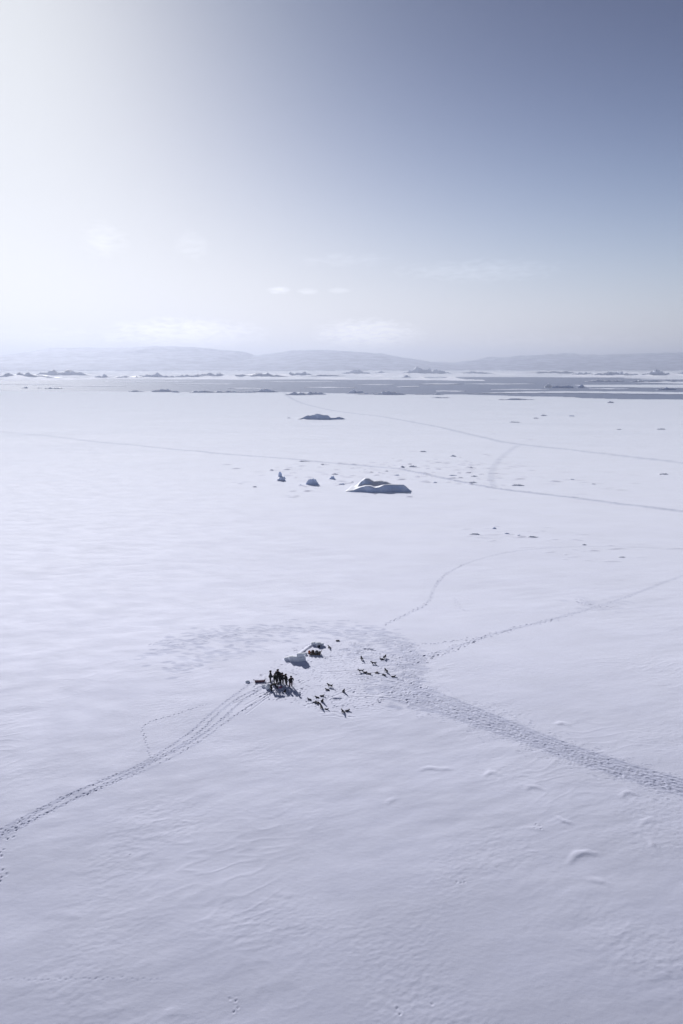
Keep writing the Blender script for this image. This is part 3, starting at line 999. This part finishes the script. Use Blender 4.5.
STRIPS = [
    (520, 389.6, 60, .5, 'thin white streak of drift ice left of the drifting floe'), (610, 388.9, 40, .5, 'thin white streak of drift ice between the two dark floes'),
    (90, 386.2, 70, .5, 'thin pale streak of drift ice left of the domed heap, in open water'), (205, 384.2, 60, .5, 'thin pale streak of drift ice above the wedge shaped heap'),
    (250, 388.4, 44, .5, 'thin pale streak of drift ice just behind the twin peaked heap'), (330, 387.6, 50, .45, 'thin pale streak of drift ice behind the long thin slab'),
    (150, 381.6, 90, .5, 'long pale streak of far drift ice at left'), (300, 381.8, 80, .45, 'long pale streak of far drift ice near the middle'),
    (375, 384.6, 36, .45, 'short pale streak of drift ice above the wide dark heap'), (500, 384.0, 70, .5, 'pale streak of drift ice far out, right of the middle'),
    (30, 384.4, 60, .6, 'pale streak of drift ice behind the leftmost ice heaps'), (450, 391.2, 30, .5, 'white scrap of drift ice close to the snow edge'),
]
for x, y, w_, h_, lb in STRIPS:
    rr = random.Random(int(x))
    top = [(x - w_ / 2 + w_ * k / 5, y - h_ * math.sin(math.pi * (k + .3) / 5.6) * rr.uniform(.3, 1.1)) for k in range(6)]
    bot = [(x + w_ / 2 - w_ * k / 5, y + h_ * math.sin(math.pi * (k + .3) / 5.6) * rr.uniform(.3, 1.1) + .05) for k in range(6)]
    floe(top[::-1] + bot[::-1], 'drift_ice', lb, .35)


# ------------------------------------------------------------------ figures
def skin_mesh(name, joints, edges, mats, subdiv=1, root=0):
    """grow one continuous surface round a skeleton; joints: (co, radius, material index)"""
    me = bpy.data.meshes.new(name + '_skeleton')
    me.from_pydata([j[0] for j in joints], edges, [])
    ob = bpy.data.objects.new(name + '_skeleton', me)
    col.objects.link(ob)
    md = ob.modifiers.new('skin', 'SKIN')
    md.use_smooth_shade = True
    md.branch_smoothing = 0.5
    sv = me.skin_vertices[0].data if me.skin_vertices else None
    if sv is None:
        me.skin_vertices.new() if hasattr(me.skin_vertices, 'new') else None
        sv = me.skin_vertices[0].data
    for i, j in enumerate(joints):
        r = j[1] if isinstance(j[1], tuple) else (j[1], j[1])
        sv[i].radius = r
        sv[i].use_root = (i == root)
    sb = ob.modifiers.new('subdivision', 'SUBSURF'); sb.levels = subdiv; sb.render_levels = subdiv
    dg = bpy.context.evaluated_depsgraph_get(); dg.update()
    out = bpy.data.meshes.new_from_object(ob.evaluated_get(dg))
    out.name = name
    bpy.data.objects.remove(ob); bpy.data.meshes.remove(me)
    out.materials.clear()
    for m in mats: out.materials.append(m)
    J = np.array([j[0] for j in joints]); RD = np.array([(j[1] if not isinstance(j[1], tuple) else sum(j[1]) / 2) for j in joints])
    MI = [j[2] for j in joints]
    for p in out.polygons:
        d = np.linalg.norm(J - np.array(p.center), axis=1) - RD
        p.material_index = MI[int(np.argmin(d))]
        p.use_smooth = True
    return out


def blob(bm, c, r, seg=10, ring=7):
    s = bmesh.ops.create_uvsphere(bm, u_segments=seg, v_segments=ring, radius=1.0)
    for v in s['verts']:
        v.co = Vector((v.co.x * r[0] + c[0], v.co.y * r[1] + c[1], v.co.z * r[2] + c[2]))


def person(px, py, facing, label, jacket, trousers, hat, pose='stand', tall=1.75, arms='down'):
    p, mpp = ground(px, py)
    root = empty('person', (p.x, p.y, gmin(p.x, p.y, 0.2) - 0.01), facing, tall / 1.76)
    root.scale.x *= 1.34; root.scale.y *= 1.42
    lean = random.Random(int(px * 7))
    root.rotation_euler = (lean.uniform(-.07, .02), lean.uniform(-.07, .07), facing)
    tag(root, label, 'person', 'people gathered on the snow')
    J, E = [], []

    def j(co, r, m, par=None):
        J.append((tuple(co), r, m)); i = len(J) - 1
        if par is not None: E.append((par, i))
        return i
    # material index 0 jacket 1 trousers 2 boots 3 skin 4 glove
    if pose == 'bend':
        hipz, hy = 0.88, -0.12
        pel = j((0, hy, hipz), (.17, .15), 1)
        sp = j((0, hy + .22, hipz + .17), (.18, .16), 0, pel)
        ch = j((0, hy + .47, hipz + .22), (.20, .17), 0, sp)
        nk = j((0, hy + .64, hipz + .20), .075, 0, ch)
        hd = j((0, hy + .76, hipz + .17), .115, 3, nk)
        j((0, hy + .86, hipz + .10), .085, 3, hd)
        headc, headd = Vector((0, hy + .77, hipz + .18)), Vector((0, .45, .9))
        shz = [(sgn * .21, hy + .50, hipz + .16) for sgn in (-1, 1)]
    else:
        pel = j((0, 0, .95), (.18, .15), 1)
        sp = j((0, 0, 1.18), (.19, .16), 0, pel)
        ch = j((0, 0, 1.39), (.21, .165), 0, sp)
        nk = j((0, .01, 1.53), .075, 0, ch)
        hd = j((0, .02, 1.635), .105, 3, nk)
        j((0, .015, 1.72), .08, 3, hd)
        headc, headd = Vector((0, .01, 1.68)), Vector((0, -.1, 1))
        shz = [(sgn * .22, 0, 1.42) for sgn in (-1, 1)]
    for k, sgn in enumerate((-1, 1)):
        sh = j(shz[k], .09, 0, ch)
        S = Vector(shz[k])
        if pose == 'bend':
            e1, w1 = S + Vector((sgn * .05, .05, -.28)), S + Vector((sgn * .01, .2, -.5))
        elif arms == 'out' and sgn == -1:
            e1, w1 = S + Vector((-.24, .10, -.14)), S + Vector((-.48, .2, -.08))
        elif arms == 'fold':
            e1, w1 = S + Vector((sgn * .09, .02, -.27)), S + Vector((-sgn * .04, .24, -.22))
        else:
            e1, w1 = S + Vector((sgn * .09, -.03, -.28)), S + Vector((sgn * .08, .08, -.52))
        el = j(e1, .068, 0, sh); wr = j(w1, .05, 0, el)
        d = (w1 - e1).normalized(); side = Vector((0, 1, 0)) if abs(d.y) < 0.8 else Vector((0, 0, 1))
        pm = j(w1 + d * .07, .042, 4, wr)
        fwd = d
        for q, (off, ln) in enumerate(((-.034, .065), (-.012, .078), (.012, .074), (.034, .058))):
            b0 = j(w1 + d * .10 + side * off, .013, 4, pm)
            b1 = j(w1 + d * (.10 + ln * .5) + side * off * 1.15 + Vector((-sgn * .008, 0, 0)), .012, 4, b0)
            j(w1 + d * (.10 + ln) + side * off * 1.15 + Vector((-sgn * .025, 0, 0)), .010, 4, b1)
        t0 = j(w1 + d * .055 + side * .045, .014, 4, pm)
        j(w1 + d * .09 + side * .075, .011, 4, t0)
        if pose == 'bend':
            hip = j((sgn * .11, -.10, .84), .12, 1, pel); kn = j((sgn * .14, .02, .48), .088, 1, hip); an = j((sgn * .15, -.04, .14), .075, 2, kn)
        else:
            hip = j((sgn * .11, 0, .86), .118, 1, pel); kn = j((sgn * .13, .03, .49), .088, 1, hip); an = j((sgn * .14, 0, .14), .078, 2, kn)
        J_ = J[an][0]
        ft = j((J_[0], J_[1] + .03, .055), .062, 2, an)
        j((J_[0] + sgn * .02, J_[1] + .17, .045), .05, 2, ft)
    me = skin_mesh('body', J, E, [jacket, trousers, M_boot, M_skin, M_black])
    # face: nose and eyes are raised from the same mesh
    bm = bmesh.new(); bm.from_mesh(me)
    n0 = len(bm.faces)
    fd = Vector((0, .9, -.45)) if pose == 'bend' else Vector((0, 1, 0))
    up = Vector((0, .45, .9)) if pose == 'bend' else Vector((0, 0, 1))
    fc = headc + fd * .105 - up * .03
    for c, r, mi in ((fc - up * .015, (.016, .02, .024), 3), (fc + up * .02 + Vector((.035, 0, 0)), (.012, .01, .009), 5), (fc + up * .02 - Vector((.035, 0, 0)), (.012, .01, .009), 5)):
        k0 = len(bm.faces)
        blob(bm, c, r, 8, 5)
        bm.faces.ensure_lookup_table()
        for f in bm.faces[k0:]: f.material_index = mi; f.smooth = True
    bm.to_mesh(me); bm.free()
    me.materials.append(M_eye)
    o = bpy.data.objects.new('body', me); col.objects.link(o); o.parent = root
    # hat
    bm = bmesh.new()
    q = headd.to_track_quat('Z', 'Y').to_matrix()
    rings = [(.128, -.01), (.134, .03), (.124, .075), (.092, .112), (.045, .135), (.008, .142)]
    prev = None
    for rr, zz in rings:
        ring = [bm.verts.new(headc + q @ Vector((rr * math.cos(a), rr * 1.08 * math.sin(a), zz))) for a in [2 * math.pi * k / 14 for k in range(14)]]
        if prev:
            for k in range(14): bm.faces.new((prev[k], prev[(k + 1) % 14], ring[(k + 1) % 14], ring[k]))
        prev = ring
    bm.faces.new(prev)
    from_bm('hat', bm, hat, root, True)
    # hem of the parka
    if pose != 'bend':
        bm = bmesh.new()
        rings = [(.235, .80), (.225, .90), (.212, 1.02), (.2, 1.12)]
        prev = None
        for rr, zz in rings:
            ring = [bm.verts.new((rr * math.cos(a), rr * .84 * math.sin(a), zz)) for a in [2 * math.pi * k / 18 for k in range(18)]]
            if prev:
                for k in range(18): bm.faces.new((prev[k], prev[(k + 1) % 18], ring[(k + 1) % 18], ring[k]))
            prev = ring
        from_bm('parka_hem', bm, jacket, root, True)
    return root


person(270.6, 682.4, R(100), 'person in dark clothes reaching an arm out, leftmost of the row of people', M_navy, M_black, M_dark, arms='out', tall=1.74)
person(275.4, 684.0, R(170), 'person in dark green standing between the reaching one and the tallest one', M_green, M_black, M_black, arms='fold', tall=1.5)
person(278.8, 682.4, R(150), 'tallest person all in black, third from the left in the row', M_black, M_black, M_black, arms='down', tall=1.95)
person(281.6, 684.4, R(200), 'person in black parka close on the right of the tallest one', M_black, M_dark, M_dark, arms='fold', tall=1.74)
person(286.4, 684.6, R(120), 'person in dark clothes second from the right end of the row', M_dark, M_black, M_black, arms='down', tall=1.55)
person(290.6, 687.0, R(215), 'person with maroon trousers at the right end of the row', M_black, M_maroon, M_black, arms='fold', tall=1.66)
person(271.6, 691.2, R(-80), 'person in black bending forward in front of the row', M_black, M_black, M_black, pose='bend', tall=1.7)

# ------------------------------------------------------------------ dogs
DOGS = {}


def dog_proto(pose, fur):
    key = (pose, fur)
    if key in DOGS: return DOGS[key]
    J, E = [], []

    def j(co, r, m=0, par=None):
        J.append((co, r, m)); i = len(J) - 1
        if par is not None: E.append((par, i))
        return i
    f2 = 1
    if pose == 'stand':           # faces +X
        b = j((-.05, 0, .50), (.13, .125)); c = j((.24, 0, .48), (.155, .14), 0, b); hp = j((-.33, 0, .50), (.125, .12), 0, b)
        n = j((.42, 0, .62), (.095, .09), 0, c); h = j((.53, 0, .71), .085, 0, n); mz = j((.65, 0, .68), .045, f2, h); j((.71, 0, .67), .034, 0, mz)
        for s in (-1, 1):
            j((.51, s * .06, .82), .016, 0, j((.515, s * .055, .775), .028, 0, h))
            sh = j((.24, s * .11, .40), .07, 0, c); k = j((.22, s * .11, .22), .042, 0, sh); a = j((.24, s * .11, .06), .032, f2, k); j((.29, s * .11, .03), .033, f2, a)
            th = j((-.33, s * .10, .40), .088, 0, hp); k = j((-.25, s * .11, .28), .055, 0, th); hk = j((-.40, s * .11, .19), .034, 0, k); a = j((-.37, s * .11, .05), .03, f2, hk); j((-.32, s * .11, .03), .033, f2, a)
        t = j((-.46, 0, .58), .05, 0, hp); t = j((-.54, 0, .70), .058, 0, t); t = j((-.46, 0, .79), .055, 0, t); j((-.37, 0, .77), .035, 0, t)
    elif pose == 'sit':
        b = j((-.14, 0, .34), (.14, .13)); c = j((.08, 0, .50), (.145, .135), 0, b); hp = j((-.26, 0, .17), (.145, .13), 0, b)
        n = j((.16, 0, .66), (.095, .09), 0, c); h = j((.22, 0, .77), .085, 0, n); mz = j((.34, 0, .75), .045, f2, h); j((.40, 0, .74), .034, 0, mz)
        for s in (-1, 1):
            j((.20, s * .06, .885), .016, 0, j((.205, s * .055, .84), .028, 0, h))
            sh = j((.13, s * .10, .40), .062, 0, c); k = j((.16, s * .10, .20), .042, 0, sh); a = j((.18, s * .10, .05), .032, f2, k); j((.23, s * .10, .03), .033, f2, a)
            th = j((-.16, s * .15, .17), .09, 0, hp); k = j((-.02, s * .16, .14), .06, 0, th); a = j((-.06, s * .16, .045), .038, f2, k); j((.02, s * .16, .03), .036, f2, a)
        t = j((-.37, .04, .07), .05, 0, hp); t = j((-.37, .15, .055), .05, 0, t); j((-.28, .22, .05), .035, 0, t)
    elif pose == 'lie':
        b = j((-.05, 0, .16), (.15, .135)); c = j((.24, 0, .19), (.155, .145), 0, b); hp = j((-.32, 0, .15), (.14, .13), 0, b)
        n = j((.40, 0, .30), (.09, .085), 0, c); h = j((.49, 0, .38), .083, 0, n); mz = j((.61, 0, .355), .045, f2, h); j((.67, 0, .345), .034, 0, mz)
        for s in (-1, 1):
            j((.475, s * .06, .49), .016, 0, j((.48, s * .055, .445), .028, 0, h))
            sh = j((.25, s * .14, .10), .06, 0, c); a = j((.42, s * .13, .05), .036, f2, sh); j((.58, s * .12, .035), .033, f2, a)
            th = j((-.30, s * .16, .12), .085, 0, hp); k = j((-.14, s * .2, .08), .05, 0, th); j((-.04, s * .21, .04), .036, f2, k)
        t = j((-.43, .08, .09), .05, 0, hp); t = j((-.42, .19, .065), .05, 0, t); j((-.33, .25, .055), .035, 0, t)
    else:                          # curled up asleep
        b = j((-.05, -.12, .14), (.15, .135)); c = j((.20, -.04, .15), (.15, .14), 0, b); hp = j((-.27, .02, .14), (.145, .135), 0, b)
        n = j((.30, .12, .13), (.095, .09), 0, c); h = j((.22, .25, .11), .085, 0, n); mz = j((.10, .28, .08), .045, f2, h); j((.04, .28, .07), .034, 0, mz)
        for s in (-1, 1):
            j((.25 + s * .05, .23, .225), .016, 0, j((.245 + s * .045, .24, .18), .028, 0, h))
            sh = j((.12 + s * .05, .10, .08), .055, 0, c); j((.0 + s * .04, .15, .04), .036, f2, sh)
            th = j((-.20 + s * .06, .12, .09), .07, 0, hp); j((-.08 + s * .04, .18, .045), .038, f2, th)
        t = j((-.34, .16, .07), .055, 0, hp); t = j((-.26, .27, .065), .055, 0, t); j((-.12, .34, .06), .04, 0, t)
    me = skin_mesh('dog', J, E, [FUR[fur], FUR[fur] if fur == 'black' else M_pale])
    DOGS[key] = me
    return me


GD = 'sledge dogs resting on the snow'
DOGLIST = [
    (330, 687.4, 'stand', 'black', 150, 'black dog standing behind a grey lying dog, nearer dog group'),
    (327.6, 690.4, 'lie', 'grey', 170, 'grey dog lying at the feet of the standing black dog'),
    (343.6, 692.4, 'sit', 'black', -50, 'black dog sitting alone right of the grey lying dog'),
    (321.8, 696.6, 'lie', 'black', 5, 'black dog lying stretched, right one of a pair in line'),
    (317.4, 697.9, 'lie', 'black', 165, 'black dog lying stretched, left one of a pair in line'),
    (309.6, 700.1, 'lie', 'grey', 160, 'slim grey dog lying at the left end of the nearer group'),
    (315.2, 702.9, 'curl', 'grey', 30, 'dark grey dog curled up next to the slim grey one'),
    (318.2, 703.6, 'curl', 'brown', 200, 'brownish dog curled up against the dark grey curled dog'),
    (322.2, 702.2, 'sit', 'black', -40, 'small black dog sitting right of the curled dogs'),
    (321.4, 708.2, 'sit', 'black', 140, 'black dog sitting beside the frontmost lying black dog'),
    (326, 709.4, 'lie', 'black', -25, 'frontmost black dog lying flat in the nearer group'),
    (342.8, 712.6, 'sit', 'black', 200, 'black dog sitting, left one of the pair at the front right'),
    (347.2, 711.2, 'lie', 'black', 20, 'black dog lying, right one of the pair at the front right'),
    (361.7, 660.2, 'stand', 'black', 100, 'black dog standing at the back left of the farther group'),
    (373.6, 664.6, 'stand', 'black', 160, 'black dog standing in the middle of the farther group'),
    (382.0, 659.9, 'lie', 'black', 175, 'black dog lying at the back right of the farther group'),
    (384.6, 658.9, 'stand', 'black', 60, 'black dog standing against the lying one at the back right'),
    (361, 672.4, 'stand', 'black', 180, 'dark dog standing at the left end of the farther group'),
    (365.3, 673.2, 'curl', 'brown', 0, 'brown dog curled up next to the dog at the left end'),
    (368.8, 674.4, 'lie', 'brown', -20, 'brown dog lying stretched right of the curled brown one'),
    (376.8, 673.2, 'curl', 'tan', 160, 'pale tan dog curled up, lightest of the farther group'),
    (386.2, 672.4, 'stand', 'black', 115, 'black dog standing behind the frontmost lying dog on the right'),
    (383.6, 675.4, 'lie', 'black', -45, 'black dog lying left of the frontmost right dog'),
    (393.2, 677.2, 'lie', 'black', 5, 'black dog lying at the right end of the farther group'),
    (329.2, 649.2, 'sit', 'black', 200, 'black dog sitting alone beyond the loaded sledge'),
    (285, 692.6, 'sit', 'black', -60, 'black dog sitting just in front of the row of people'),
]
for px, py, pose, fur, a, lb in DOGLIST:
    p, mpp = ground(px, py)
    o = bpy.data.objects.new('sledge_dog', dog_proto(pose, fur))
    col.objects.link(o)
    o.location = (p.x, p.y, gmin(p.x, p.y, .15) - 0.01)
    o.rotation_euler = (0, 0, R(a))
    s = {'stand': .76, 'sit': .78, 'lie': .68, 'curl': .88}[pose]
    o.scale = (s * 1.08, s * 1.35, s * .8) if pose == 'stand' else (s * .95, s * 1.25, s * .88)
    tag(o, lb, 'dog', GD)


# ------------------------------------------------------------------ the camp
def snow_wall(name, label, spec):
    """cut snow blocks: spec rows of (px, py, width, depth, height, level z, turn)"""
    p0, _ = ground(spec[0][0], spec[0][1])
    root = empty(name, (p0.x, p0.y, 0))
    tag(root, label, 'snow wall')
    rr = random.Random(len(spec))
    for (px, py, w, d, h, z, t) in spec:
        p, _ = ground(px, py)
        bm = bmesh.new()
        add_box(bm, Vector((0, 0, h / 2)), (w, d, h), None, 0.07, 0.03, rr)
        o = from_bm('snow_block', bm, M_block, root, True)
        o.location = (p.x - p0.x, p.y - p0.y, p.z + z - (0.06 if z == 0 else 0.02))
        o.rotation_euler = (rr.uniform(-.04, .04), rr.uniform(-.04, .04), R(t))
    return root


snow_wall('snow_wall', 'white wall of cut snow blocks with a blue shaded front, left of the loaded sledge',
          [(287.0, 660.4, .85, .4, .5, 0, 24), (291.8, 661.4, .74, .5, .86, 0, 6), (295.6, 661.8, .74, .5, .92, 0, -2),
           (299.8, 661.8, .76, .5, .8, 0, 4), (303.6, 661.0, .62, .5, .78, 0, 22), (299.6, 661.7, .78, .46, .56, .78, 6), (302.6, 661.2, .5, .42, .45, .76, 20)])
snow_wall('snow_wall', 'low snow block wall farther back, beyond the loaded sledge',
          [(313.6, 646.2, .75, .45, .45, 0, 8), (318.0, 647.0, .7, .5, .68, 0, 0), (321.8, 646.8, .66, .45, .5, 0, -10)])


def bag(name, label, px, py, ln, rad, ang, m, z=0.0, end=0.75, strap=None, cat='bag'):
    p, _ = ground(px, py)
    root = empty(name, (p.x, p.y, p.z + z), R(ang))
    tag(root, label, cat)
    bm = bmesh.new()
    n = 9
    rr = random.Random(int(px))
    pts = [(-ln / 2 + ln * k / (n - 1), rr.uniform(-.015, .015), rad * 0.86 + rr.uniform(-.01, .02)) for k in range(n)]
    rads = [rad * (end * 0.6 + (1 - end * 0.6) * math.sin(math.pi * (0.1 + 0.8 * k / (n - 1))) ** 0.6) * rr.uniform(.92, 1.05) for k in range(n)]
    add_tube(bm, pts, rads, 12)
    from_bm('bag_body', bm, m, root, True)
    for q in (-.25, .25):
        bm = bmesh.new()
        add_tube(bm, [(q * ln + .001, math.cos(a) * (rad * 1.03), rad * .86 + math.sin(a) * rad * 1.03) for a in [2 * math.pi * k / 14 for k in range(15)]], .018, 6)
        from_bm('strap', bm, strap or M_black, root, True)
    return root


def sledge(label, px, py, ang, ln, wd, m, up=0.85, name='dog_sledge'):
    p, _ = ground(px, py)
    root = empty(name, (p.x, p.y, p.z), R(ang))
    tag(root, label, 'sledge')
    for s in (-1, 1):
        bm = bmesh.new()
        n = 12
        lo, hi = [], []
        for k in range(n + 1):
            x = -ln / 2 + ln * k / n
            z = 0.22 * max(0, (k / n - 0.72) / 0.28) ** 2
            for lst, zz in ((lo, z), (hi, z + .16)):
                lst.append([bm.verts.new((x, s * wd / 2 + t, zz)) for t in (-.025, .025)])
        for k in range(n):
            for A, B in ((lo, 0), (hi, 0)):
                bm.faces.new((A[k][0], A[k][1], A[k + 1][1], A[k + 1][0]))
            for t in (0, 1):
                bm.faces.new((lo[k][t], lo[k + 1][t], hi[k + 1][t], hi[k][t]))
        for k in (0, n):
            bm.faces.new((lo[k][0], lo[k][1], hi[k][1], hi[k][0]))
        from_bm('runner', bm, m, root)
        bm = bmesh.new()
        add_tube(bm, [(-ln / 2 + .12, s * wd / 2 * .92, .15), (-ln / 2 - .06, s * wd / 2 * .85, .15 + up * .6), (-ln / 2 - .2, s * wd / 2 * .8, .15 + up)], [.03, .026, .024], 8)
        from_bm('upright', bm, m, root, True)
    bm = bmesh.new()
    for k in range(9):
        x = -ln / 2 + .08 + (ln * .88) * k / 8
        add_box(bm, Vector((x, 0, .185)), (.13, wd + .1, .03), None, .006)
    from_bm('deck', bm, m, root)
    bm = bmesh.new()
    add_tube(bm, [(-ln / 2 - .2, -wd * .44, .15 + up), (-ln / 2 - .2, wd * .44, .15 + up)], .022, 8)
    from_bm('handle_bar', bm, m, root, True)
    return root


sledge('wooden sledge loaded with bags, right of the tall snow block wall', 314.2, 655.0, 176, 2.0, .62, M_wood, .5)
bag('duffel_bag', 'orange red bag on the left end of the loaded sledge', 309.4, 654.9, .55, .19, 88, M_orange, .2)
bag('hide_roll', 'dark brown rolled hide in the middle of the loaded sledge', 312.8, 654.9, .62, .24, 84, M_brown, .2, cat='roll')
bag('duffel_bag', 'grey bag on the right half of the loaded sledge', 316.6, 655.0, .62, .22, 70, M_grey, .2)
bag('duffel_bag', 'second brownish bag at the right end of the loaded sledge', 319.6, 655.4, .5, .18, 95, plain('taupe_cloth', (.11, .09, .09)), .2)
bag('dark_bag', 'small dark bag propped in front of the low snow block wall', 319.0, 648.4, .34, .17, 80, M_navy)
bag('pink_bag', 'small pink bag on the snow in front of the people', 280.6, 688.4, .42, .13, 40, M_pink)
sledge('low maroon sledge on the snow left of the people', 260.2, 682.6, 4, 1.5, .32, M_rail, .22)
bag('grey_bag', 'grey bag lying flat, farthest object of the camp', 337.7, 642.2, .6, .11, 5, plain('khaki_cloth', (.14, .13, .125)))


def snow_lump(px, py, w, d, h, label, seed):
    p, _ = ground(px, py)
    bm = bmesh.new()
    bmesh.ops.create_icosphere(bm, subdivisions=3, radius=1.0)
    rr = random.Random(seed)
    ph = [rr.uniform(0, 6) for _ in range(6)]
    for v in bm.verts:
        c = v.co.copy()
        k = 1 + .13 * math.sin(3 * c.x + ph[0]) * math.sin(4 * c.y + ph[1]) + .09 * math.sin(7 * c.z + ph[2] + 3 * c.x)
        v.co = Vector((c.x * w / 2 * k, c.y * d / 2 * k, c.z * h * k))
    o = from_bm('snow_lump', bm, M_block, None, True)
    o.location = (p.x, p.y, p.z + h * .25)
    tag(o, label, 'snow lump')


snow_lump(268.6, 689.2, .85, .6, .55, 'snow lump left of the bending person', 4)
snow_lump(263.8, 687.6, .6, .4, .25, 'small flat snow lump below the maroon sledge', 8)
snow_lump(247.5, 682.8, .7, .4, .2, 'tiny snow lump at the far left of the camp', 9)
snow_lump(305.6, 655.4, .5, .4, .3, 'snow lump between the block wall and the loaded sledge', 12)
